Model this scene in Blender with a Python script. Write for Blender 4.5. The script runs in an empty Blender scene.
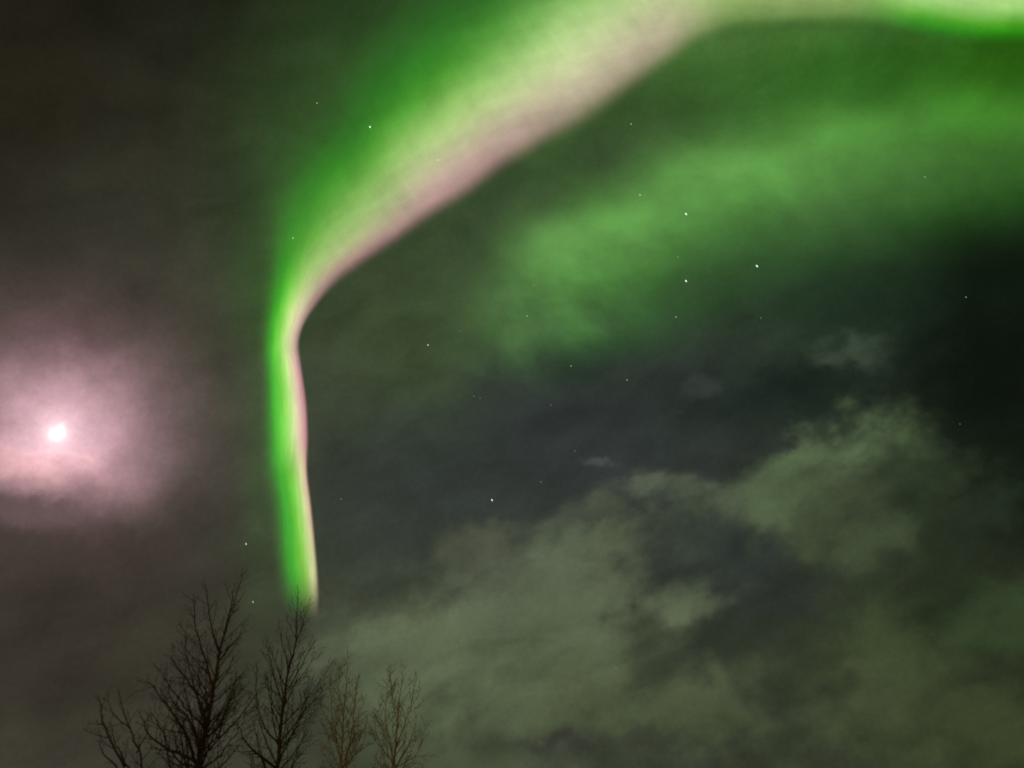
import bpy, bmesh, math, random
from mathutils import Vector, Matrix, Euler, noise as mnoise

# ---------------------------------------------------------------- measured bearings (degrees)
# every direction is a compass-like bearing (0 = +Y, + to the right) and an elevation above the horizon
# sky glow patches: bearing, elevation, half widths (degrees), tilt, display colour, weight
SKY_PATCHES = [
    (-48.9, 54.57, 17.76, 6.2, 43.0, (7, 9, 3), 1.0),
    (-37.44, 46.74, 11.11, 5.53, 29.1, (36, 36, 26), 0.9),
    (-46.39, 44.8, 3.6, 6.28, 36.5, (34, 28, 19), 0.6),
    (-33.13, 39.81, 6.65, 3.28, 22.7, (50, 50, 40), 0.8),
    (-35.09, 33.53, 8.59, 2.6, 21.2, (68, 57, 51), 0.75),
    (-26.69, 35.89, 3.87, 6.2, 16.4, (62, 60, 52), 0.6),
    (-26.73, 14.94, 10.9, 6.1, 7.4, (54, 50, 42), 1.0),
    (-31.68, 19.1, 7.67, 2.47, 11.4, (46, 43, 37), 0.8),
    (-21.29, 24.86, 2.63, 5.5, 9.3, (50, 51, 41), 0.7),
    (-13.49, 28.69, 3.55, 8.65, 6.6, (58, 68, 50), 0.95),
    (-12.65, 20.27, 2.07, 4.11, 4.4, (55, 61, 50), 0.8),
    (-3.65, 31.53, 6.66, 6.66, 1.9, (50, 56, 51), 0.9),
    (6.7, 30.67, 10.27, 5.89, -3.4, (45, 50, 50), 1.0),
    (-6.54, 24.14, 5.06, 4.29, 2.7, (50, 56, 53), 0.95),
    (19.92, 33.65, 7.5, 2.85, -11.4, (42, 48, 45), 0.9),
    (-11.59, 39.17, 5.1, 4.34, 37.4, (60, 72, 48), 0.9),
    (-5.89, 38.86, 2.95, 4.42, 3.7, (62, 80, 50), 0.7),
    (5.71, 53.77, 10.9, 3.07, 29.3, (56, 88, 42), 0.7),
    (26.5, 53.53, 6.86, 3.52, -7.0, (62, 96, 46), 0.95),
    (32.56, 54.43, 4.83, 1.44, -22.6, (80, 112, 56), 0.8),
    (37.28, 50.27, 7.04, 2.99, -30.3, (46, 98, 30), 0.9),
    (25.79, 41.86, 7.85, 4.1, -17.9, (56, 88, 46), 0.6),
    (46.64, 46.77, 3.61, 2.82, -37.6, (38, 88, 12), 0.9),
    (30.82, 36.95, 6.75, 3.02, -19.7, (34, 52, 38), 0.9),
    (41.62, 35.95, 4.68, 3.68, -27.6, (14, 32, 14), 0.95),
    (24.94, 31.27, 5.18, 2.07, -2.9, (26, 38, 32), 0.9),
    (36.72, 28.23, 4.82, 6.31, -19.4, (11, 22, 16), 1.0),
    (15.85, 21.38, 7.44, 5.48, -5.9, (48, 54, 50), 1.0),
    (27.91, 19.78, 5.24, 5.74, -10.2, (42, 53, 38), 0.8),
    (37.62, 21.5, 4.22, 5.41, -15.8, (11, 22, 15), 1.0),
    (31.32, 10.36, 6.05, 5.0, -6.2, (36, 45, 28), 1.0),
    (22.58, 11.77, 10.61, 4.78, -4.8, (46, 53, 37), 0.9),
    (7.31, 9.53, 8.58, 3.02, -1.2, (50, 56, 47), 0.9),
    (-5.76, 12.65, 7.5, 5.72, 1.3, (68, 76, 56), 0.9),
    (-19.26, 12.63, 4.34, 4.91, 4.4, (56, 55, 45), 0.9),
    (-24.34, 52.69, 3.15, 7.93, -5.5, (46, 68, 34), 0.75),
    (-23.4, 39.52, 1.6, 4.19, 10.2, (52, 84, 40), 0.6),
    (-20.34, 29.25, 1.21, 7.76, 14.5, (56, 82, 44), 0.55),
]
CLOUD_AREAS = [
    (-6.69, 15.86, 5.88, 3.06, 6.6, (92, 102, 78), 0.95),
    (-0.14, 13.35, 8.29, 3.86, 0.0, (88, 99, 73), 0.95),
    (2.56, 21.28, 5.19, 2.81, 10.7, (90, 100, 78), 0.95),
    (-2.52, 22.69, 2.17, 1.85, 10.8, (76, 80, 66), 0.8),
    (9.15, 21.89, 2.87, 3.12, 35.4, (88, 97, 74), 0.9),
    (5.81, 17.89, 4.24, 2.02, 17.3, (88, 98, 74), 0.8),
    (11.54, 27.57, 1.81, 1.14, 24.5, (82, 90, 76), 0.9),
    (14.86, 26.75, 1.82, 0.99, 3.3, (80, 90, 70), 0.9),
    (12.94, 24.44, 3.57, 1.25, 24.2, (82, 92, 70), 0.9),
    (13.52, 18.18, 3.8, 1.44, 15.0, (90, 100, 76), 1.0),
    (10.32, 12.51, 6.66, 2.2, -2.3, (82, 92, 66), 0.85),
    (22.04, 26.14, 4.02, 2.02, 15.6, (80, 94, 68), 0.9),
    (26.79, 27.37, 3.87, 1.96, 18.5, (88, 108, 74), 0.95),
    (30.64, 28.22, 2.42, 1.69, 6.3, (74, 92, 62), 0.9),
    (26.96, 23.23, 3.63, 2.64, -11.3, (66, 78, 54), 0.8),
    (28.73, 33.39, 2.12, 1.15, -0.4, (64, 78, 62), 0.85),
    (33.69, 21.2, 2.94, 1.14, 23.3, (38, 50, 36), 0.8),
    (31.24, 25.03, 2.43, 1.86, 17.8, (56, 72, 48), 0.7),
    (6.19, 29.52, 1.25, 0.51, 11.9, (74, 80, 76), 0.6),
    (16.01, 33.14, 2.0, 0.71, 36.8, (60, 66, 62), 0.6),
    (32.13, 15.96, 3.15, 2.38, -9.8, (48, 64, 40), 0.9),
    (23.93, 14.65, 4.15, 2.47, -6.4, (60, 72, 46), 0.8),
    (16.64, 10.39, 11.22, 1.8, -3.1, (70, 80, 54), 0.8),
    (28.19, 9.02, 6.32, 1.94, -4.8, (58, 68, 42), 0.8),
]
HOLLOWS = [
    (16.87, 20.93, 2.52, 1.37, -16.4, (46, 53, 50), 0.75),
    (18.86, 18.38, 2.12, 1.5, -37.7, (44, 50, 47), 0.75),
    (14.8, 15.14, 3.72, 0.75, 19.6, (48, 54, 44), 0.75),
    (8.63, 18.13, 0.63, 0.54, -2.7, (46, 54, 40), 0.8),
    (9.91, 15.09, 0.96, 1.68, 6.9, (58, 66, 50), 0.6),
    (13.66, 21.57, 1.79, 2.07, -5.1, (52, 60, 52), 0.7),
    (14.84, 24.26, 1.39, 0.84, 3.8, (50, 58, 48), 0.5),
    (6.22, 24.15, 2.61, 0.71, 2.4, (58, 64, 56), 0.6),
    (4.29, 9.7, 3.34, 0.73, -0.7, (48, 50, 46), 0.8),
    (30.5, 21.89, 1.25, 3.19, -12.4, (34, 46, 32), 0.7),
    (24.4, 32.1, 4.58, 0.83, 2.4, (24, 36, 30), 0.7),
    (35.2, 29.37, 2.26, 1.9, 3.7, (10, 20, 14), 0.6),
    (39.4, 31.36, 3.13, 3.11, -23.1, (7, 16, 11), 0.8),
    (35.86, 24.52, 1.79, 2.5, -16.7, (10, 22, 15), 0.6),
    (30.86, 17.39, 1.09, 0.86, -10.1, (30, 40, 28), 0.6),
]
# aurora stations: bearing/elevation of the sharp lower border and of the upper fade
ARC_STATIONS = [
    ((-13.88, 15.85), (-17.28, 15.6)),
    ((-14.07, 18.01), (-17.54, 17.72)),
    ((-14.47, 20.13), (-18.02, 19.8)),
    ((-15.08, 22.49), (-18.7, 22.1)),
    ((-15.85, 25.21), (-19.56, 24.76)),
    ((-16.6, 27.62), (-20.61, 27.07)),
    ((-17.0, 30.09), (-21.25, 29.46)),
    ((-17.66, 32.54), (-21.86, 31.86)),
    ((-18.61, 34.95), (-22.57, 34.26)),
    ((-19.14, 36.47), (-23.07, 35.75)),
    ((-18.95, 37.89), (-23.96, 38.81)),
    ((-18.12, 39.34), (-25.15, 42.31)),
    ((-16.55, 41.04), (-27.48, 47.06)),
    ((-14.3, 42.66), (-28.43, 51.07)),
    ((-11.07, 44.68), (-27.23, 54.95)),
    ((-7.92, 46.52), (-27.27, 58.03)),
    ((-4.55, 48.05), (-26.12, 60.94)),
    ((-0.45, 50.03), (-24.07, 64.44)),
    ((4.0, 51.47), (-21.86, 66.8)),
    ((8.62, 52.65), (-17.34, 68.75)),
    ((12.44, 53.72), (-13.86, 69.91)),
    ((16.75, 54.84), (-8.31, 70.68)),
    ((20.35, 55.59), (0.12, 71.68)),
    ((23.68, 56.13), (14.43, 72.2)),
    ((27.27, 56.18), (28.31, 70.75)),
    ((31.47, 55.41), (39.09, 68.36)),
    ((35.71, 54.22), (46.95, 65.55)),
    ((39.44, 52.78), (52.09, 63.09)),
    ((42.22, 51.13), (54.97, 60.95)),
    ((45.02, 49.27), (57.5, 59.21)),
    ((47.41, 47.82), (58.66, 58.26)),
    ((49.73, 46.58), (59.79, 57.01)),
    ((52.46, 45.17), (61.8, 55.62)),
]
VEIL_STATIONS = [
    ((7.55, 30.63), (-9.46, 37.15)),
    ((12.15, 33.21), (-8.74, 43.08)),
    ((16.78, 34.86), (-4.59, 48.68)),
    ((22.25, 36.13), (5.58, 52.43)),
    ((28.99, 36.39), (18.74, 54.08)),
    ((35.1, 35.98), (31.79, 53.12)),
    ((40.76, 35.62), (42.84, 50.03)),
    ((44.65, 35.3), (50.38, 46.4)),
    ((47.92, 34.37), (53.83, 44.18)),
]
MOON_GLOW = [(1.0, 1.5, 7.0, 5.0, (62, 50, 48), 0.8, 0),
 (0.4, 0.3, 3.4, 3.1, (206, 154, 170), 0.85, 0),
 (0.0, 0.2, 2.2, 2.0, (150, 128, 134), 0.9, 0),
 (-1.2, -2.0, 2.6, 0.9, (160, 115, 108), 0.7, 0),
 (0, 0, 0.75, 0.75, (170, 155, 155), 0.8, 1),
 (0, 0, 0.27, 0.27, (255, 245, 245), 0.95, 1),
 (0.1, 0.35, 0.18, 0.3, (200, 180, 180), 0.5, 1),
 (-1.6, -1.0, 1.2, 0.16, (150, 120, 115), 0.22, 0),
 (0.2, -1.15, 0.5, 0.16, (150, 125, 120), 0.25, 0),
 (1.5, -1.25, 0.5, 0.14, (150, 125, 120), 0.22, 0)]
MOON_BARS = [(0, -6.6, 7.0, 0.9, 2, 0.7), (7, -5.4, 3.0, 1.4, -20, 0.5), (-2, -8.8, 5, 1.2, 0, 0.4), (-1, -4.7, 3, 0.4, 4, 0.45)]
ARC_BANDS = [(0,
  0,
  [(0, (0, 0, 0)),
   (0.05, (150, 140, 110)),
   (0.13, (225, 225, 165)),
   (0.24, (150, 205, 90)),
   (0.32, (130, 200, 72)),
   (0.45, (66, 172, 32)),
   (0.62, (48, 145, 14)),
   (0.8, (54, 90, 38)),
   (0.9, (50, 62, 40)),
   (1, (0, 0, 0))]),
 (0.08,
  0.13,
  [(0, (0, 0, 0)),
   (0.05, (185, 140, 130)),
   (0.13, (235, 220, 175)),
   (0.24, (155, 212, 98)),
   (0.4, (84, 188, 40)),
   (0.58, (36, 158, 5)),
   (0.74, (52, 115, 30)),
   (0.9, (52, 70, 40)),
   (1, (0, 0, 0))]),
 (0.15,
  0.19,
  [(0, (0, 0, 0)),
   (0.05, (165, 105, 120)),
   (0.15, (215, 165, 165)),
   (0.26, (225, 225, 170)),
   (0.37, (165, 225, 110)),
   (0.5, (105, 205, 60)),
   (0.64, (45, 175, 10)),
   (0.78, (52, 110, 30)),
   (0.92, (52, 66, 40)),
   (1, (0, 0, 0))]),
 (0.23,
  0.29,
  [(0, (0, 0, 0)),
   (0.06, (125, 98, 96)),
   (0.15, (195, 165, 155)),
   (0.27, (225, 225, 165)),
   (0.4, (160, 222, 105)),
   (0.54, (80, 185, 45)),
   (0.66, (50, 155, 25)),
   (0.8, (56, 100, 38)),
   (0.92, (52, 66, 40)),
   (1, (0, 0, 0))]),
 (0.31,
  0.38,
  [(0, (0, 0, 0)),
   (0.05, (110, 84, 84)),
   (0.12, (172, 130, 132)),
   (0.22, (170, 184, 126)),
   (0.36, (140, 188, 96)),
   (0.48, (88, 160, 56)),
   (0.62, (52, 125, 34)),
   (0.8, (50, 85, 36)),
   (1, (0, 0, 0))]),
 (0.4,
  0.5,
  [(0, (0, 0, 0)),
   (0.05, (100, 78, 75)),
   (0.12, (176, 136, 138)),
   (0.2, (196, 168, 156)),
   (0.3, (178, 192, 134)),
   (0.4, (150, 190, 105)),
   (0.52, (80, 160, 50)),
   (0.66, (50, 118, 32)),
   (0.82, (46, 84, 34)),
   (1, (0, 0, 0))]),
 (0.52,
  0.62,
  [(0, (0, 0, 0)),
   (0.06, (96, 90, 66)),
   (0.14, (170, 146, 136)),
   (0.24, (196, 184, 156)),
   (0.36, (190, 208, 146)),
   (0.5, (125, 180, 90)),
   (0.66, (58, 128, 38)),
   (0.82, (46, 90, 34)),
   (1, (0, 0, 0))]),
 (0.68, 0.76, [(0, (0, 0, 0)), (0.08, (85, 105, 60)), (0.2, (150, 168, 106)), (0.32, (165, 198, 120)), (0.6, (130, 185, 92)), (1, (110, 170, 75))]),
 (0.82,
  0.89,
  [(0, (0, 0, 0)),
   (0.05, (44, 98, 20)),
   (0.11, (40, 125, 10)),
   (0.17, (90, 160, 50)),
   (0.25, (160, 200, 122)),
   (0.4, (188, 215, 145)),
   (1, (140, 190, 100))])]
ARC_FOOT = (0.022, 0.08)
VEIL_BANDS = [(0,
  0,
  [(0, (0, 0, 0)), (0.22, (50, 76, 42)), (0.4, (66, 112, 50)), (0.58, (104, 164, 80)), (0.72, (98, 154, 74)), (0.86, (66, 100, 50)), (1, (0, 0, 0))]),
 (0.25,
  0.45,
  [(0, (0, 0, 0)), (0.2, (50, 66, 42)), (0.42, (56, 86, 44)), (0.6, (94, 152, 72)), (0.72, (96, 150, 72)), (0.86, (60, 96, 46)), (1, (0, 0, 0))]),
 (0.5, 0.8, [(0, (0, 0, 0)), (0.25, (50, 74, 40)), (0.48, (60, 98, 44)), (0.66, (76, 128, 54)), (0.8, (64, 104, 48)), (1, (0, 0, 0))])]
TREE_LABELS = {0: ('tallest bare tree at left with many upswept limbs, forked dark top', 'dark'),
 1: ('slender bare tree whose tip stands in front of the foot of the aurora ribbon', 'dark'),
 2: ('small bare twiggy tree just right of the one under the aurora foot', 'lit_brown'),
 3: ('rightmost bare tree, small and brownish with several upright leaders', 'lit_brown'),
 4: ('leftmost and lowest bare treetop, leaning left beside the tallest tree', 'dark')}
STAR_LABELS = ['bright elongated star at the upper left fringe of the green arc',
 'dim star alone in dark sky left of the arc, near the top',
 'small star just outside the bend of the aurora ribbon',
 'small star in the dark gap right of the bend of the ribbon',
 'bright star alone in the dark gap above the cloud bank',
 'upper bright star of the pair in the diffuse green glow',
 'lower bright star of the pair in the diffuse green glow',
 'bright star at right in the dark green sky, beside the bright pair',
 'dim star at the top of the diffuse green glow',
 'faint star just under the lower edge of the bright arc',
 'faint star between the two bright stars of the pair',
 'faint star just below the bright pair',
 'faint star in the green band at far right',
 'small star at the bottom edge of the diffuse glow',
 'small star in dark sky below and right of the diffuse glow',
 'faint star inside the left part of the diffuse glow, upper of two',
 'faint star inside the left part of the diffuse glow, lower of two',
 'faint star in dark sky left of the bottom of the glow',
 'star just above the tip of the tallest bare tree',
 'star between the tallest tree and the foot of the ribbon',
 'faint star right of the bright star above the cloud bank',
 'faint star next to a thin wisp above the cloud bank',
 'very faint star in dark sky under the diffuse glow',
 'very faint star between the bend of the ribbon and the diffuse glow',
 'faint star right of the lower ribbon',
 'very faint star below the rightmost bright star',
 'faint star inside the pale core of the bright arc',
 'faint reddish star in dark sky at the far right',
 'faint star shining through the cloud bank at the lower middle',
 'very faint star beside another one left of the glow bottom',
 'very faint star in the darkest sky at right']
MOON = (-34.57, 26.59)
STARS = [
    (-16.35, 52.3, 1.5, 9),
    (-22.52, 52.86, 1.0, 6),
    (-21.79, 43.6, 1.2, 7),
    (-7.85, 37.63, 1.0, 8),
    (-1.64, 26.43, 1.4, 9),
    (18.05, 45.99, 1.6, 9),
    (16.91, 41.35, 1.6, 9),
    (23.48, 41.23, 1.6, 9),
    (13.75, 47.95, 1.1, 6),
    (13.86, 52.82, 1.0, 5),
    (16.55, 43.14, 0.9, 4),
    (15.46, 38.93, 0.9, 5),
    (38.85, 42.9, 1.0, 4),
    (5.43, 36.21, 0.9, 6),
    (10.36, 34.85, 0.9, 5),
    (2.19, 42.3, 0.8, 4),
    (1.45, 40.03, 0.9, 5),
    (-3.41, 34.06, 0.8, 4),
    (-20.19, 21.99, 1.4, 6),
    (-18.9, 18.25, 1.1, 7),
    (2.41, 27.74, 0.9, 4),
    (5.37, 29.92, 0.8, 3),
    (3.47, 33.39, 0.7, 4),
    (-4.94, 38.83, 0.7, 3),
    (-13.77, 25.85, 0.9, 4),
    (22.75, 37.63, 0.8, 3),
    (-8.37, 50.9, 1.0, 5),
    (37.97, 34.83, 0.9, 3),
    (7.46, 14.66, 0.8, 4),
    (-2.86, 33.93, 0.7, 3),
    (34.39, 27.3, 0.6, 3),
]
TREES = [
    dict(kind=0,
         dist=24.0,
         seed=3,
         r=0.135,
         spread=0.52,
         limbs=[([(-8.32, 22.51, 6.11), (-8.84, 22.64, 6.87), (-9.44, 22.61, 7.51), (-9.8, 22.56, 7.91)], 0.045), ([(-8.34, 22.51, 6.94), (-8.83, 22.85, 7.74), (-9.36, 22.96, 8.75), (-9.7, 22.93, 9.72)], 0.04), ([(-8.39, 22.49, 7.98), (-8.63, 22.07, 8.62), (-8.9, 21.97, 9.43), (-8.99, 21.93, 9.75)], 0.028), ([(-8.36, 22.5, 7.7), (-8.2, 22.98, 8.41), (-8.05, 23.46, 8.91)], 0.028), ([(-8.28, 22.53, 5.12), (-9.15, 22.51, 5.41), (-9.77, 22.47, 5.77), (-10.23, 22.48, 6.36)], 0.05), ([(-8.36, 22.5, 5.02), (-8.54, 21.46, 5.75), (-8.99, 20.84, 6.35), (-9.31, 20.49, 6.71)], 0.045), ([(-8.38, 22.49, 8.18), (-8.35, 22.61, 9.12), (-8.27, 22.64, 10.01), (-8.28, 22.63, 10.36)], 0.024), ([(-8.31, 22.51, 5.61), (-8.15, 23.21, 6.25), (-8.16, 23.52, 7.18), (-8.11, 23.65, 7.61)], 0.035), ([(-8.37, 22.49, 5.41), (-8.97, 22.8, 6.27), (-9.65, 23.06, 6.8), (-10.05, 23.22, 7.5)], 0.035), ([(-8.34, 22.51, 5.96), (-8.56, 21.78, 6.21), (-8.85, 21.01, 6.59), (-9.07, 20.48, 7.0)], 0.03), ([(-8.32, 22.51, 4.97), (-9.24, 23.44, 5.31), (-10.08, 23.75, 6.2), (-10.45, 23.81, 6.64)], 0.035), ([(-8.31, 22.52, 5.36), (-7.72, 21.77, 5.57), (-7.43, 21.45, 6.14), (-7.12, 21.34, 6.72)], 0.03), ([(-8.34, 22.5, 7.1), (-7.84, 21.94, 7.39), (-7.59, 21.71, 7.81)], 0.022), ([(-8.36, 22.5, 6.57), (-9.19, 23.25, 7.23), (-9.72, 23.47, 8.17), (-10.0, 23.56, 8.94)], 0.028), ([(-8.33, 22.51, 4.88), (-8.36, 23.77, 5.37), (-8.12, 24.49, 6.15), (-8.0, 24.74, 6.84)], 0.03)],
         stem=[(-8.3, 22.52, 4.98), (-8.3, 22.52, 5.78), (-8.32, 22.51, 7.0), (-8.38, 22.49, 8.03), (-8.33, 22.51, 8.9), (-8.34, 22.5, 9.81), (-8.36, 22.5, 10.05)]),
    dict(kind=1,
         dist=26.0,
         seed=11,
         r=0.1,
         spread=0.5,
         limbs=[([(-7.03, 25.03, 7.1), (-7.62, 25.28, 8.21), (-8.02, 25.36, 9.18)], 0.03), ([(-6.94, 25.06, 5.36), (-7.7, 25.25, 5.82), (-8.16, 25.32, 6.22), (-8.43, 25.44, 6.64)], 0.045), ([(-6.96, 25.05, 8.92), (-6.86, 25.39, 9.91), (-6.82, 25.4, 10.52)], 0.018), ([(-7.03, 25.03, 8.2), (-7.31, 24.64, 8.96), (-7.46, 24.59, 9.52)], 0.02), ([(-6.98, 25.04, 7.54), (-6.77, 25.62, 8.55), (-6.56, 25.78, 9.3)], 0.022), ([(-6.96, 25.05, 5.98), (-7.36, 24.31, 6.47), (-7.56, 23.83, 7.26), (-7.55, 23.62, 7.83)], 0.028), ([(-6.96, 25.05, 5.79), (-6.73, 25.84, 6.6), (-6.6, 26.28, 7.53), (-6.61, 26.49, 8.2)], 0.028)],
         stem=[(-6.91, 25.06, 5.36), (-7.02, 25.03, 7.25), (-7.03, 25.03, 8.2), (-6.96, 25.05, 8.92), (-7.07, 25.02, 10.05), (-7.17, 24.99, 10.92)]),
    dict(kind=2,
         dist=30.0,
         seed=23,
         r=0.085,
         spread=0.42,
         limbs=[([(-5.88, 29.42, 6.07), (-6.43, 29.61, 7.6), (-6.76, 29.74, 9.01)], 0.03), ([(-5.86, 29.52, 6.03), (-5.74, 29.85, 7.15), (-5.8, 30.04, 8.38), (-5.81, 30.04, 9.09)], 0.03), ([(-5.95, 29.4, 6.9), (-6.55, 28.76, 7.59), (-6.74, 28.41, 8.18)], 0.02), ([(-5.87, 29.42, 6.01), (-5.18, 28.94, 6.66), (-5.02, 28.66, 7.57)], 0.02), ([(-5.99, 29.4, 7.56), (-6.43, 29.81, 8.68), (-6.67, 29.97, 9.73)], 0.018)],
         stem=[(-5.9, 29.41, 6.01), (-6.03, 29.39, 7.89), (-6.08, 29.38, 9.21), (-6.2, 29.35, 10.18)]),
    dict(kind=3,
         dist=30.0,
         seed=31,
         r=0.085,
         spread=0.42,
         limbs=[([(-4.09, 29.72, 6.12), (-4.58, 29.95, 7.67), (-4.69, 30.14, 9.04)], 0.03), ([(-4.09, 29.82, 6.81), (-3.76, 30.17, 8.06), (-3.71, 30.37, 9.17)], 0.03), ([(-4.06, 29.82, 6.07), (-3.55, 29.39, 6.9), (-3.38, 29.21, 7.68)], 0.03), ([(-4.09, 29.72, 6.15), (-4.67, 29.13, 6.85), (-4.85, 28.79, 7.7)], 0.022), ([(-4.1, 29.72, 7.45), (-4.47, 30.17, 8.58), (-4.62, 30.35, 9.61)], 0.018), ([(-4.08, 29.72, 6.05), (-3.39, 30.41, 6.68), (-3.2, 30.73, 7.76)], 0.02)],
         stem=[(-4.12, 29.72, 6.05), (-4.14, 29.71, 7.96), (-4.08, 29.72, 9.01), (-4.17, 29.71, 9.73)]),
    dict(kind=4,
         dist=22.0,
         seed=47,
         r=0.08,
         spread=0.5,
         limbs=[([(-9.08, 20.04, 4.6), (-9.73, 20.06, 5.33), (-10.0, 19.93, 5.82), (-10.08, 19.89, 6.09)], 0.035), ([(-9.25, 19.96, 4.63), (-9.46, 19.53, 4.8), (-9.55, 19.26, 5.18)], 0.022), ([(-8.94, 20.1, 4.96), (-9.01, 20.51, 5.41), (-9.17, 20.66, 5.97)], 0.02), ([(-9.21, 19.98, 5.47), (-9.87, 20.22, 5.88), (-10.15, 20.3, 6.37)], 0.018), ([(-9.04, 20.06, 4.61), (-9.74, 20.62, 5.2), (-10.11, 20.77, 5.76)], 0.025)],
         stem=[(-8.76, 20.18, 4.62), (-9.07, 20.05, 5.21), (-9.41, 19.88, 5.81), (-9.69, 19.75, 6.38)]),
]

EYE = Vector((0, 0, 1.6))
rad = math.radians

def srgb(c):
    r = []
    for v in c:
        v = v / 255.0
        r.append(v / 12.92 if v <= 0.04045 else ((v + 0.055) / 1.055) ** 2.4)
    return r

def direction(az, el):
    a, e = rad(az), rad(el)
    return Vector((math.sin(a) * math.cos(e), math.cos(a) * math.cos(e), math.sin(e)))

scene = bpy.context.scene
COL = scene.collection

# ---------------------------------------------------------------- camera
cam_d = bpy.data.cameras.new('camera')
cam_d.sensor_width = 36.0
cam_d.lens = 36.0 * 771.0 / 1024.0
cam_d.clip_start = 0.1
cam_d.clip_end = 3.0e6
cam = bpy.data.objects.new('camera', cam_d)
cam.location = EYE
cam.rotation_euler = (rad(90 + 35), 0, 0)
COL.objects.link(cam)
scene.camera = cam
cam_d.dof.use_dof = True
cam_d.dof.focus_distance = 1.0e5
cam_d.dof.aperture_fstop = 0.60

# ---------------------------------------------------------------- exposure and render settings
scene.render.engine = 'CYCLES'
vs = scene.view_settings
vs.view_transform = 'Standard'; vs.look = 'None'; vs.exposure = 0.0; vs.gamma = 1.0; vs.use_curve_mapping = False
scene.render.dither_intensity = 2.0
scene.cycles.max_bounces = 2
scene.cycles.transparent_max_bounces = 16
scene.cycles.use_denoising = False
scene.cycles.sample_clamp_indirect = 1.0
scene.cycles.sample_clamp_direct = 8.0
scene.cycles.pixel_filter_type = 'BLACKMAN_HARRIS'
scene.cycles.filter_width = 1.7

# ---------------------------------------------------------------- node helper
class NT:
    def __init__(s, tree):
        s.t = tree; s.n = tree.nodes; s.l = tree.links
        s.n.clear()
    def new(s, kind, **kw):
        n = s.n.new(kind)
        for k, v in kw.items(): setattr(n, k, v)
        return n
    def link(s, a, b): s.l.new(a, b)
    def put(s, v, sock):
        if isinstance(v, bpy.types.NodeSocket): s.link(v, sock)
        else: sock.default_value = v
    def math(s, op, a, b=0.0, c=None, clamp=False):
        n = s.new('ShaderNodeMath', operation=op, use_clamp=clamp)
        s.put(a, n.inputs[0]); s.put(b, n.inputs[1])
        if c is not None: s.put(c, n.inputs[2])
        return n.outputs[0]
    def vmath(s, op, a, b=None, scale=None):
        n = s.new('ShaderNodeVectorMath', operation=op)
        s.put(a, n.inputs[0])
        if b is not None: s.put(b, n.inputs[1])
        if scale is not None: s.put(scale, n.inputs['Scale'])
        return n.outputs['Value'] if op in ('LENGTH', 'DOT_PRODUCT') else n.outputs['Vector']
    def noise(s, vec, scale, detail=4.0, rough=0.5, dist=0.0):
        n = s.new('ShaderNodeTexNoise')
        s.put(vec, n.inputs['Vector'])
        n.inputs['Scale'].default_value = scale; n.inputs['Detail'].default_value = detail
        n.inputs['Roughness'].default_value = rough; n.inputs['Distortion'].default_value = dist
        return n.outputs[0], n.outputs[1]
    def smooth(s, v, lo, hi, a=0.0, b=1.0):
        n = s.new('ShaderNodeMapRange', interpolation_type='SMOOTHSTEP')
        s.put(v, n.inputs['Value'])
        for k, x in (('From Min', lo), ('From Max', hi), ('To Min', a), ('To Max', b)): n.inputs[k].default_value = x
        return n.outputs['Result']
    def mix(s, fac, a, b, blend='MIX'):
        n = s.new('ShaderNodeMix', data_type='RGBA', blend_type=blend)
        s.put(fac, n.inputs[0]); s.put(a, n.inputs[6]); s.put(b, n.inputs[7])
        return n.outputs[2]
    def grey(s, v):
        n = s.new('ShaderNodeCombineColor')
        for i in range(3): s.put(v, n.inputs[i])
        return n.outputs[0]
    def ramp(s, fac, stops, mode='B_SPLINE'):
        n = s.new('ShaderNodeValToRGB'); r = n.color_ramp; r.interpolation = mode
        while len(r.elements) < len(stops): r.elements.new(0.5)
        for e, (p, c) in zip(r.elements, stops): e.position = p; e.color = (*c, 1)
        s.put(fac, n.inputs[0])
        return n.outputs[0]

def lobe(t, vec, az, el, la, lb, roll):
    """soft elliptical patch of sky round a bearing: 1 in the middle, falls off as a bell curve"""
    c = direction(az, el)
    a = rad(az); east = Vector((math.cos(a), -math.sin(a), 0)); up = east.cross(c)
    if up.z < 0: up = -up
    r = rad(roll)
    e1 = east * math.cos(r) + up * math.sin(r); e2 = -east * math.sin(r) + up * math.cos(r)
    n3 = e1.cross(e2)
    M = Matrix((e1, e2, n3)).transposed()
    m = t.new('ShaderNodeMapping', vector_type='TEXTURE')
    t.put(vec, m.inputs['Vector'])
    m.inputs['Location'].default_value = c
    m.inputs['Rotation'].default_value = M.to_euler('XYZ')
    m.inputs['Scale'].default_value = (rad(la), rad(lb), 0.6)
    q = t.vmath('DOT_PRODUCT', m.outputs[0], m.outputs[0])
    return t.math('EXPONENT', t.math('MULTIPLY', q, -0.5))

def after(t, vec, col):
    # the same vector, worked out after col: keeps the renderer from holding every patch of sky in memory at once
    s = t.new('ShaderNodeSeparateColor'); t.put(col, s.inputs[0])
    return t.vmath('SCALE', vec, scale=t.math('MULTIPLY_ADD', s.outputs[0], 1e-7, 1.0))

# ---------------------------------------------------------------- sky
world = bpy.data.worlds.new('World'); scene.world = world
world.use_nodes = True
t = NT(world.node_tree)
out = t.new('ShaderNodeOutputWorld')
geo = t.new('ShaderNodeTexCoord')
D = t.vmath('NORMALIZE', geo.outputs['Generated'])
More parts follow.
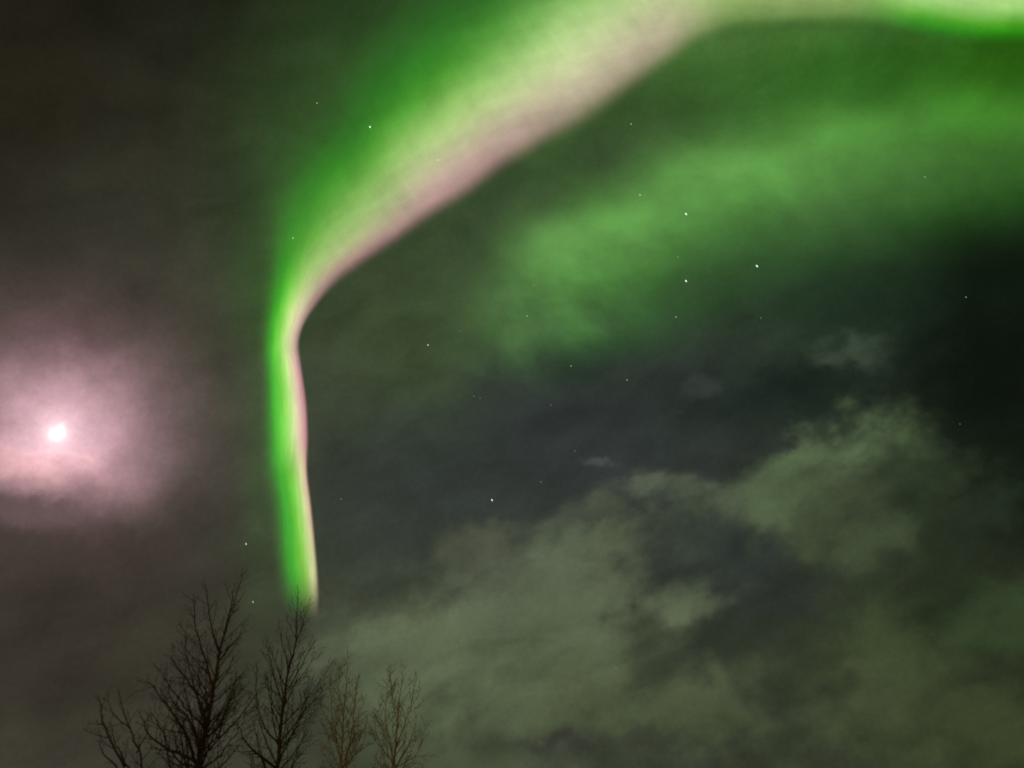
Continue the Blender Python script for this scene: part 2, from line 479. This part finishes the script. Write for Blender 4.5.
# slow turbulence so that no patch of the overcast has a clean outline
_, nA = t.noise(D, 3.0, 3.0, 0.5)
_, nB = t.noise(D, 9.0, 4.0, 0.5)
_, nC = t.noise(D, 26.0, 3.0, 0.5)
half = (0.5, 0.5, 0.5)
wA = t.vmath('SCALE', t.vmath('SUBTRACT', nA, half), scale=0.13)
wB = t.vmath('SCALE', t.vmath('SUBTRACT', nB, half), scale=0.13)
wC = t.vmath('SCALE', t.vmath('SUBTRACT', nC, half), scale=0.06)
Dsoft = t.vmath('ADD', D, wA)
Dwisp = t.vmath('ADD', t.vmath('ADD', D, wB), wC)

# thin natural night-sky light (airglow and scattered moonlight): the Nishita sky with the moon's bearing, far below day strength
nish = t.new('ShaderNodeTexSky', sky_type='NISHITA')
nish.sun_disc = False
nish.sun_elevation = rad(MOON[1]); nish.sun_rotation = rad(MOON[0])
base = t.mix(1.0, (*srgb((50, 52, 42)), 1), t.mix(1.0, nish.outputs[0], (0.0006, 0.0006, 0.0006, 1), 'MULTIPLY'), 'ADD')
colr = base
for i, (az, el, la, lb, roll, c, s) in enumerate(SKY_PATCHES):
    if i % 6 == 5: Dsoft = after(t, Dsoft, colr)
    g = t.math('MULTIPLY', lobe(t, Dsoft, az, el, la, lb, roll), s)
    colr = t.mix(g, colr, (*srgb(c), 1))

# broken cloud lit by the aurora: soft areas torn up by noise stretched along the wind
mp = t.new('ShaderNodeMapping', vector_type='TEXTURE')
t.put(D, mp.inputs['Vector'])
mp.inputs['Rotation'].default_value = (0.0, rad(-24), 0.0)
mp.inputs['Scale'].default_value = (1.5, 1.0, 0.8)
n1, _ = t.noise(mp.outputs[0], 6.5, 5.0, 0.52, 0.3)
n2, _ = t.noise(mp.outputs[0], 17.0, 4.0, 0.5, 0.3)
nn = t.math('ADD', t.math('MULTIPLY', n1, 0.72), t.math('MULTIPLY', n2, 0.28))
lump = t.math('MULTIPLY_ADD', nn, 3.4, -1.7 - 0.08)
Dwisp = after(t, Dwisp, colr)
for i, (az, el, la, lb, roll, c, s) in enumerate(CLOUD_AREAS):
    if i % 6 == 5: Dwisp = after(t, Dwisp, colr)
    g = lobe(t, Dwisp, az, el, la, lb, roll)
    k = t.smooth(t.math('ADD', g, t.math('MULTIPLY', lump, t.math('MULTIPLY_ADD', g, 0.8, 0.2))), 0.12, 0.95)
    colr = t.mix(t.math('MULTIPLY', k, s), colr, (*srgb(c), 1))
for i, (az, el, la, lb, roll, c, s) in enumerate(HOLLOWS):
    if i % 6 == 0: Dwisp = after(t, Dwisp, colr)
    g = lobe(t, Dwisp, az, el, la, lb, roll)
    colr = t.mix(t.math('MULTIPLY', g, s), colr, (*srgb(c), 1))
# uneven thickness of the cloud
thick = t.math('MULTIPLY_ADD', t.math('SUBTRACT', n2, 0.5), 0.9, 1.0)
colr = t.mix(1.0, colr, t.grey(thick), 'MULTIPLY')
# moonlight scattered in the thin cloud round the moon
maz, mel = MOON
mot = t.math('MULTIPLY_ADD', n1, 0.9, 0.55)
_, nh = t.noise(D, 14.0, 4.0, 0.55)
Dh = t.vmath('ADD', D, t.vmath('SCALE', t.vmath('SUBTRACT', nh, half), scale=0.07))
Dh = after(t, Dh, colr); D = after(t, D, colr)
for (dx, dy, la, lb, c, k, sharp) in MOON_GLOW:
    v = D if sharp else Dh
    g = lobe(t, v, maz + dx, mel + dy, la, lb, 0)
    f = t.math('MULTIPLY', g, k)
    if not sharp: f = t.math('MULTIPLY', f, mot)
    colr = t.mix(f, colr, (*srgb(c), 1), 'ADD')
# dark bars of cloud under the moon
for (dx, dy, la, lb, roll, s) in MOON_BARS:
    g = t.math('MULTIPLY', lobe(t, Dh, maz + dx, mel + dy, la, lb, roll), s)
    colr = t.mix(g, colr, (*srgb((64, 56, 50)), 1))
# unseen warm glow added to the sky behind the camera to light the trees
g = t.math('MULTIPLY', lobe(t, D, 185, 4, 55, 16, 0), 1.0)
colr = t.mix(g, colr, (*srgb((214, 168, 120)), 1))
# faint mottling of the whole overcast
m1, _ = t.noise(D, 5.0, 4.0, 0.6)
m2, _ = t.noise(D, 160.0, 3.0, 0.7)
mo = t.math('ADD', t.math('MULTIPLY_ADD', m1, 0.5, 0.60), t.math('MULTIPLY', m2, 0.30))
colr = t.mix(1.0, colr, t.grey(mo), 'MULTIPLY')
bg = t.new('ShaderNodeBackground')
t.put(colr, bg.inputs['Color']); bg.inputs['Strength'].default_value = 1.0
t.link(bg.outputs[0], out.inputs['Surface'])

# ---------------------------------------------------------------- moonlight
sun_d = bpy.data.lights.new('moonlight', 'SUN')
sun_d.energy = 0.03; sun_d.angle = rad(2.0); sun_d.color = (1.0, 0.88, 0.86)
sun = bpy.data.objects.new('moonlight', sun_d)
sun.rotation_euler = (-direction(*MOON)).to_track_quat('-Z', 'Y').to_euler()
sun.location = (-20, 30, 30)
COL.objects.link(sun)

# ---------------------------------------------------------------- object helpers
def tag(o, label=None, cat=None, group=None, kind=None):
    if label: o['label'] = label
    if cat: o['category'] = cat
    if group: o['group'] = group
    if kind: o['kind'] = kind
    return o

def link_mesh(name, me, mat=None, parent=None):
    o = bpy.data.objects.new(name, me); COL.objects.link(o)
    if mat: me.materials.append(mat)
    if parent: o.parent = parent
    return o

# ---------------------------------------------------------------- ground
def mat_ground():
    m = bpy.data.materials.new('frozen_ground'); m.use_nodes = True
    t = NT(m.node_tree)
    o = t.new('ShaderNodeOutputMaterial'); b = t.new('ShaderNodeBsdfPrincipled')
    tc = t.new('ShaderNodeTexCoord')
    a, _ = t.noise(tc.outputs['Object'], 0.35, 6, 0.6)
    f, _ = t.noise(tc.outputs['Object'], 9.0, 5, 0.7)
    v = t.math('ADD', t.math('MULTIPLY', a, 0.75), t.math('MULTIPLY', f, 0.25))
    c = t.ramp(v, [(0.38, (0.05, 0.045, 0.03)), (0.5, (0.12, 0.11, 0.085)), (0.62, (0.5, 0.5, 0.52))], 'LINEAR')
    t.put(c, b.inputs['Base Color']); b.inputs['Roughness'].default_value = 0.85
    bp = t.new('ShaderNodeBump'); t.put(v, bp.inputs['Height']); bp.inputs['Distance'].default_value = 0.1
    t.link(bp.outputs[0], b.inputs['Normal'])
    t.link(b.outputs[0], o.inputs[0])
    return m

def ground_height(x, y):
    r = math.hypot(x, y)
    h = 0.25 * mnoise.noise(Vector((x * 0.09, y * 0.09, 0.3))) * min(1.0, r / 12.0)
    h += 6.0 * mnoise.noise(Vector((x * 0.003, y * 0.003, 2.0))) * min(1.0, max(0, r - 60) / 400.0)
    return h

bm = bmesh.new()
rings = [0.0, 1.5, 3, 5, 8, 11, 14, 17, 20, 23, 26, 29, 33, 38, 45, 55, 75, 110, 170, 260, 400, 650, 1100, 2000, 4000, 9000, 20000]
SEG = 96
prev = None
for r in rings:
    if r == 0:
        cur = [bm.verts.new((0, 0, ground_height(0, 0)))]
    else:
        cur = []
        for k in range(SEG):
            a = 2 * math.pi * k / SEG
            x, y = r * math.cos(a), r * math.sin(a)
            cur.append(bm.verts.new((x, y, ground_height(x, y))))
    if prev:
        for k in range(SEG):
            k2 = (k + 1) % SEG
            if len(prev) == 1: bm.faces.new((prev[0], cur[k], cur[k2]))
            else: bm.faces.new((prev[k], cur[k], cur[k2], prev[k2]))
    prev = cur
me = bpy.data.meshes.new('ground'); bm.to_mesh(me); bm.free()
for p in me.polygons: p.use_smooth = True
tag(link_mesh('ground', me, mat_ground()), kind='structure')

# ---------------------------------------------------------------- aurora
def catmull(P, k):
    res = []
    n = len(P)
    for i in range(n - 1):
        p0, p1, p2, p3 = P[max(i - 1, 0)], P[i], P[i + 1], P[min(i + 2, n - 1)]
        for j in range(k):
            s = j / k
            res.append(0.5 * ((2 * p1) + (p2 - p0) * s + (2 * p0 - 5 * p1 + 4 * p2 - p3) * s * s + (3 * p1 - p0 - 3 * p2 + p3) * s ** 3))
    res.append(P[-1].copy())
    return res

def aurora_mesh(name, stations, h_low, h_high, thick, k=6, nv=24):
    """curtain of light: its lower border hangs at altitude h_low, its top at h_high (metres);
    closed shell, lens-shaped in section, with u along the curtain and v up it"""
    L = [direction(*a) for a, b in stations]; U = [direction(*b) for a, b in stations]
    L = catmull(L, k); U = catmull(U, k)
    def at(i, v, side):
        d = (L[i].lerp(U[i], v)).normalized()
        rng = h_low / max(L[i].normalized().z, 0.12) * (1 - v) + h_high / max(U[i].normalized().z, 0.12) * v
        rng += side * thick * math.sin(math.pi * v)
        return EYE + d * rng
    n = len(L)
    bm = bmesh.new(); uvl = bm.loops.layers.uv.new('UVMap')
    grid = {}
    for side in (-1, 1):
        for i in range(n):
            for j in range(nv + 1):
                if side == 1 and j in (0, nv): grid[(side, i, j)] = grid[(-1, i, j)]
                else: grid[(side, i, j)] = bm.verts.new(at(i, j / nv, side))
    for side in (-1, 1):
        for i in range(n - 1):
            for j in range(nv):
                idx = [(i, j), (i + 1, j), (i + 1, j + 1), (i, j + 1)]
                if side == 1: idx = idx[::-1]
                f = bm.faces.new([grid[(side, a, b)] for a, b in idx])
                for lp, (a, b) in zip(f.loops, idx): lp[uvl].uv = (a / (n - 1), b / nv)
    me = bpy.data.meshes.new(name); bm.to_mesh(me); bm.free()
    for p in me.polygons: p.use_smooth = True
    return me

def light_material(name, build):
    m = bpy.data.materials.new(name); m.use_nodes = True
    t = NT(m.node_tree)
    o = t.new('ShaderNodeOutputMaterial')
    em = t.new('ShaderNodeEmission'); tr = t.new('ShaderNodeBsdfTransparent'); ad = t.new('ShaderNodeAddShader')
    uv = t.new('ShaderNodeTexCoord').outputs['UV']
    sp = t.new('ShaderNodeSeparateXYZ'); t.link(uv, sp.inputs[0])
    c = build(t, sp.outputs[0], sp.outputs[1])
    t.put(c, em.inputs['Color']); em.inputs['Strength'].default_value = 0.5   # two walls of the shell add up
    t.link(em.outputs[0], ad.inputs[0]); t.link(tr.outputs[0], ad.inputs[1]); t.link(ad.outputs[0], o.inputs['Surface'])
    m.cycles.emission_sampling = 'NONE'
    return m

def stops(lst, bgc=(48, 54, 40)):
    b = srgb(bgc)
    return [(p, [max(0.0, a - q) if any(c) else 0.0 for a, q in zip(srgb(c), b)]) for p, c in lst]

def arc_colour(t, u, v):
    # small sideways wander of the rays so that no band is ruler-straight
    cv = t.new('ShaderNodeCombineXYZ'); t.put(t.math('MULTIPLY', u, 13.0), cv.inputs[0]); t.put(t.math('MULTIPLY', v, 1.4), cv.inputs[1])
    w, _ = t.noise(cv.outputs[0], 0.7, 4.0, 0.55)
    v2 = t.math('ADD', t.math('MULTIPLY', v, t.smooth(u, 0.26, 0.42, 1.0, 1.28)), t.math('MULTIPLY', t.math('SUBTRACT', w, 0.5), t.math('MULTIPLY', t.smooth(u, 0.25, 0.45, 0.06, 0.22), t.smooth(v, 0.02, 0.4, 0.25, 1.0))))
    cols = None
    for lo, hi, st in ARC_BANDS:
        r = t.ramp(v2, stops(st))
        cols = r if cols is None else t.mix(t.smooth(u, lo, hi), cols, r)
    # fade at the two ends, and cloudy brightness changes
    cm = t.new('ShaderNodeCombineXYZ'); t.put(t.math('MULTIPLY', u, 17.0), cm.inputs[0]); t.put(t.math('MULTIPLY', v, 5.0), cm.inputs[1])
    b, _ = t.noise(cm.outputs[0], 1.0, 5.0, 0.6)
    # fine strands running along the curtain, and rays across it
    cs = t.new('ShaderNodeCombineXYZ'); t.put(t.math('MULTIPLY', u, 9.0), cs.inputs[0]); t.put(t.math('MULTIPLY_ADD', v, 15.0, t.math('MULTIPLY', u, 20.0)), cs.inputs[1])
    s1, _ = t.noise(cs.outputs[0], 1.0, 3.0, 0.6)
    cr = t.new('ShaderNodeCombineXYZ'); t.put(t.math('MULTIPLY', u, 120.0), cr.inputs[0]); t.put(t.math('MULTIPLY', v, 3.0), cr.inputs[1])
    s2, _ = t.noise(cr.outputs[0], 1.0, 3.0, 0.6)
    fine = t.math('ADD', t.math('MULTIPLY', t.math('SUBTRACT', s1, 0.5), 0.28), t.math('MULTIPLY', t.math('SUBTRACT', s2, 0.5), t.smooth(u, 0.3, 0.45, 0.0, 0.22)))
    k = t.math('MULTIPLY', t.math('ADD', t.math('MULTIPLY_ADD', b, 0.9, 0.58), fine), t.smooth(u, *ARC_FOOT))
    edge = t.math('MULTIPLY', t.smooth(v, 0.0, 0.09), t.smooth(v, 1.0, 0.5))
    # the faint outermost haze of the curtain
    cols = t.mix(1.0, cols, t.mix(t.smooth(v, 0.4, 0.7), (0, 0, 0, 1), (0.008, 0.034, 0.004, 1)), 'ADD')
    return t.vmath('SCALE', cols, scale=t.math('MULTIPLY', k, edge))

def veil_colour(t, u, v):
    cv = t.new('ShaderNodeCombineXYZ'); t.put(t.math('MULTIPLY', u, 6.0), cv.inputs[0]); t.put(t.math('MULTIPLY', v, 2.0), cv.inputs[1])
    w, _ = t.noise(cv.outputs[0], 1.0, 4.0, 0.55)
    v2 = t.math('ADD', v, t.math('MULTIPLY', t.math('SUBTRACT', w, 0.5), 0.34))
    cols = None
    for lo, hi, st in VEIL_BANDS:
        r = t.ramp(v2, stops(st))
        cols = r if cols is None else t.mix(t.smooth(u, lo, hi), cols, r)
    b, _ = t.noise(cv.outputs[0], 2.2, 5.0, 0.6)
    k = t.math('MULTIPLY', t.math('MULTIPLY_ADD', b, 1.1, 0.42), t.smooth(t.math('ADD', u, t.math('MULTIPLY', t.math('SUBTRACT', w, 0.5), 0.25)), 0.0, 0.30))
    edge = t.math('MULTIPLY', t.smooth(v, 0.0, 0.3), t.smooth(v, 1.0, 0.62))
    return t.vmath('SCALE', cols, scale=t.math('MULTIPLY', k, edge))

arc = link_mesh('aurora_curtain', aurora_mesh('aurora_curtain', ARC_STATIONS, 95e3, 120e3, 6e3), light_material('aurora_arc_light', arc_colour))
tag(arc, 'bright green aurora ribbon with pale core and pink lower edge, curving up over the trees', 'aurora')
veil = link_mesh('aurora_veil', aurora_mesh('aurora_veil', VEIL_STATIONS, 140e3, 160e3, 6e3), light_material('aurora_veil_light', veil_colour))
tag(veil, 'dim diffuse green aurora glow spreading below the bright arc at right', 'aurora')

# ---------------------------------------------------------------- moon
def glow_mat(name, col, strength):
    m = bpy.data.materials.new(name); m.use_nodes = True
    t = NT(m.node_tree)
    o = t.new('ShaderNodeOutputMaterial'); em = t.new('ShaderNodeEmission')
    n, _ = t.noise(t.new('ShaderNodeTexCoord').outputs['Object'], 2.0, 3)
    t.put(t.mix(n, (*col, 1), (*[c * 0.9 for c in col], 1)), em.inputs[0]); em.inputs[1].default_value = strength
    t.link(em.outputs[0], o.inputs[0]); m.cycles.emission_sampling = 'NONE'
    return m

bm = bmesh.new(); bmesh.ops.create_icosphere(bm, subdivisions=4, radius=1.0)
me = bpy.data.meshes.new('moon'); bm.to_mesh(me); bm.free()
for p in me.polygons: p.use_smooth = True
moon = link_mesh('moon', me, glow_mat('moon_light', (1.0, 0.93, 0.93), 1.6))
moon.location = EYE + direction(*MOON) * 1.2e6
s = 1.2e6 * math.tan(rad(0.25)); moon.scale = (s, s, s)
tag(moon, 'small white moon shining through thin pinkish cloud', 'moon')

# ---------------------------------------------------------------- stars
star_mats = [glow_mat('star_light', srgb(c), 1.3) for c in ((120, 135, 110), (170, 190, 165), (238, 250, 238))]
star_me = []
for m in star_mats:
    bm = bmesh.new(); bmesh.ops.create_icosphere(bm, subdivisions=1, radius=1.0)
    me = bpy.data.meshes.new('star'); bm.to_mesh(me); bm.free(); me.materials.append(m); star_me.append(me)
for i, (az, el, size, br) in enumerate(STARS):
    o = bpy.data.objects.new('star', star_me[0 if br < 5 else 1 if br < 8 else 2]); COL.objects.link(o)
    o.location = EYE + direction(az, el) * 1.0e6
    s = 1.0e6 * math.tan(rad(0.038)) * size
    o.scale = (s * 0.85, s * 0.85, s * 1.9); o.rotation_euler = (0, rad(-25), 0)
    tag(o, STAR_LABELS[i], 'star', 'stars in the night sky')

# ---------------------------------------------------------------- bare trees
def mat_bark(name, c1, c2):
    m = bpy.data.materials.new(name); m.use_nodes = True
    t = NT(m.node_tree)
    o = t.new('ShaderNodeOutputMaterial'); b = t.new('ShaderNodeBsdfPrincipled')
    tc = t.new('ShaderNodeTexCoord')
    mp = t.new('ShaderNodeMapping'); t.link(tc.outputs['Object'], mp.inputs[0]); mp.inputs['Scale'].default_value = (6, 6, 1.5)
    a, _ = t.noise(mp.outputs[0], 2.5, 6, 0.65)
    t.put(t.ramp(a, [(0.35, c1), (0.65, c2)], 'LINEAR'), b.inputs['Base Color'])
    b.inputs['Roughness'].default_value = 0.9; b.inputs['Specular IOR Level'].default_value = 0.1
    bp = t.new('ShaderNodeBump'); t.put(a, bp.inputs['Height']); bp.inputs['Distance'].default_value = 0.02
    t.link(bp.outputs[0], b.inputs['Normal']); t.link(b.outputs[0], o.inputs[0])
    return m
BARKS = {k: mat_bark('bark', a, b) for k, (a, b) in {
    'dark': ((0.035, 0.026, 0.02), (0.10, 0.075, 0.058)), 'lit_brown': ((0.21, 0.185, 0.09), (0.40, 0.36, 0.17))}.items()}  # brown bark is lightened to stand for warm light falling on those trees

class Tubes:
    def __init__(s): s.bm = bmesh.new()
    def add(s, pts, radii, sides):
        rings = []
        n = len(pts)
        ref = Vector((0.3, 0.9, 0.2)).normalized()
        for i in range(n):
            d = (pts[min(i + 1, n - 1)] - pts[max(i - 1, 0)])
            if d.length < 1e-6: d = Vector((0, 0, 1))
            d.normalize()
            a = d.cross(ref)
            if a.length < 0.05: a = d.cross(Vector((1, 0, 0)))
            a.normalize(); b = d.cross(a)
            rings.append([s.bm.verts.new(pts[i] + (a * math.cos(2 * math.pi * k / sides) + b * math.sin(2 * math.pi * k / sides)) * radii[i]) for k in range(sides)])
        for i in range(n - 1):
            for k in range(sides):
                k2 = (k + 1) % sides
                s.bm.faces.new((rings[i][k], rings[i][k2], rings[i + 1][k2], rings[i + 1][k]))
        s.bm.faces.new(rings[-1])
        s.bm.faces.new(rings[0][::-1])
    def build(s, name, mat, parent):
        me = bpy.data.meshes.new(name); s.bm.to_mesh(me); s.bm.free()
        for p in me.polygons: p.use_smooth = True
        return link_mesh(name, me, mat, parent)

def crooked(rng, start, d, length, steps, wob, lift):
    """a branch path that wanders a little and turns up towards the light"""
    pts = [start.copy()]; d = d.normalized(); st = length / steps
    for i in range(steps):
        d = d + Vector((rng.gauss(0, wob), rng.gauss(0, wob), rng.gauss(0, wob * .6))) + Vector((0, 0, lift))
        d.normalize(); pts.append(pts[-1] + d * st)
    return pts

def sprout(rng, tb, pts, radii, level, lenk, thin=0.0048):
    """side branches along a limb; lenk = length of the ones at its base"""
    n = len(pts)
    total = sum((pts[i + 1] - pts[i]).length for i in range(n - 1))
    count = max(2, int(total / (0.165 if level == 1 else 0.12)))
    sgn = 1
    for q in range(count):
        f = (q + rng.uniform(0.2, 0.9)) / count
        if f < 0.15: continue
        x = min(f * (n - 1), n - 1.001); i = int(x); p = pts[i].lerp(pts[i + 1], x - i)
        d = (pts[i + 1] - pts[i]).normalized()
        side = d.cross(Vector((rng.gauss(0, 1), rng.gauss(0, 1), rng.gauss(0, .4)))).normalized()
        ang = rad(rng.uniform(28, 52))
        dd = d * math.cos(ang) + side * math.sin(ang)
        L = lenk * (1.05 - 0.75 * f) * rng.uniform(0.5, 1.2)
        if L < 0.06: continue
        r0 = radii[i] * 0.5
        steps = 5 if level == 1 else 3
        bp = crooked(rng, p, dd, L, steps, 0.09, 0.07)
        br = [max(thin, r0 * (1 - j / steps)) for j in range(steps + 1)]
        tb.add(bp, br, 4 if level == 1 else 3)
        if level < 3 and L > 0.3: sprout(rng, tb, bp, br, level + 1, L * 0.5, thin)

def resample(P, k): return catmull(P, k)

TREE_INFO = TREE_LABELS
for T in TREES:
    rng = random.Random(T['seed'])
    THIN = 0.0065 if T['kind'] in (2, 3) else 0.005
    stem = [Vector(p) for p in T['stem']]
    # carry the seen stem down to the ground
    low = stem[0]; slope = (stem[1] - stem[0]); slope /= slope.z
    slope = Vector((slope.x * 0.5, slope.y * 0.5, 1))
    gx, gy = low.x - slope.x * low.z, low.y - slope.y * low.z
    gz = ground_height(gx, gy) - 0.08
    base = Vector((gx, gy, gz))
    mid = base.lerp(low, 0.5) + Vector((rng.uniform(-.05, .05), rng.uniform(-.05, .05), 0))
    path = resample([base, mid] + stem, 6)
    path = [p + Vector((rng.gauss(0, .012), rng.gauss(0, .012), 0)) if 0 < i < len(path) - 1 else p for i, p in enumerate(path)]
    H = path[-1].z - base.z
    R0 = T['r']
    rad_at = lambda z: max(0.006, R0 * (1 - (z - base.z) / H) ** 0.85) * (1 + 0.5 * math.exp(-(z - base.z) / 0.25))
    root = bpy.data.objects.new('bare_tree', None); root.empty_display_size = 0.5; COL.objects.link(root)
    root.location = base
    bark = BARKS[TREE_INFO[T['kind']][1]]
    tag(root, TREE_INFO[T['kind']][0], 'tree', 'bare trees along the bottom of the sky')
    loc = lambda pts: [p - base for p in pts]
    tr = Tubes(); tr.add(loc(path), [rad_at(p.z) for p in path], 10)
    tr.build('trunk', bark, root)
    big = Tubes(); tw = big
    # the limbs one can follow in the crown
    for pts, r0 in T['limbs']:
        P = resample([Vector(p) for p in pts], 4)
        P = [p + Vector((rng.gauss(0, .015), rng.gauss(0, .015), rng.gauss(0, .015))) for p in P]
        rr = [max(0.005, r0 * (1 - 0.85 * j / (len(P) - 1))) for j in range(len(P))]
        big.add(loc(P), rr, 6)
        L = sum((P[i + 1] - P[i]).length for i in range(len(P) - 1))
        sprout(rng, tw, loc(P), rr, 1, max(0.45, L * 0.42), THIN)
    # smaller limbs all the way up the stem
    z = base.z + 0.28 * H; az = rng.uniform(0, 6.28)
    while z < path[-1].z - 0.15:
        i = max(k for k in range(len(path) - 1) if path[k].z <= z)
        f = (z - path[i].z) / max(1e-6, path[i + 1].z - path[i].z)
        p = path[i].lerp(path[i + 1], min(1, f))
        top = path[-1].z - z
        L = min(2.6, T['spread'] * (top + 0.25)) * rng.uniform(0.55, 1.1)
        az += 2.4 + rng.uniform(-.5, .5)
        ang = rad(rng.uniform(30, 52))
        d = Vector((math.cos(az) * math.sin(ang), math.sin(az) * math.sin(ang), math.cos(ang)))
        st = 8
        bp = crooked(rng, p, d, L, st, 0.07, 0.06)
        r0 = min(rad_at(z) * 0.45, 0.012 + 0.013 * L)
        br = [max(0.004, r0 * (1 - 0.85 * j / st)) for j in range(st + 1)]
        big.add(loc(bp), br, 5)
        sprout(rng, tw, loc(bp), br, 1, L * 0.42, THIN)
        z += rng.uniform(0.10, 0.24)
    big.build('crown', bark, root)
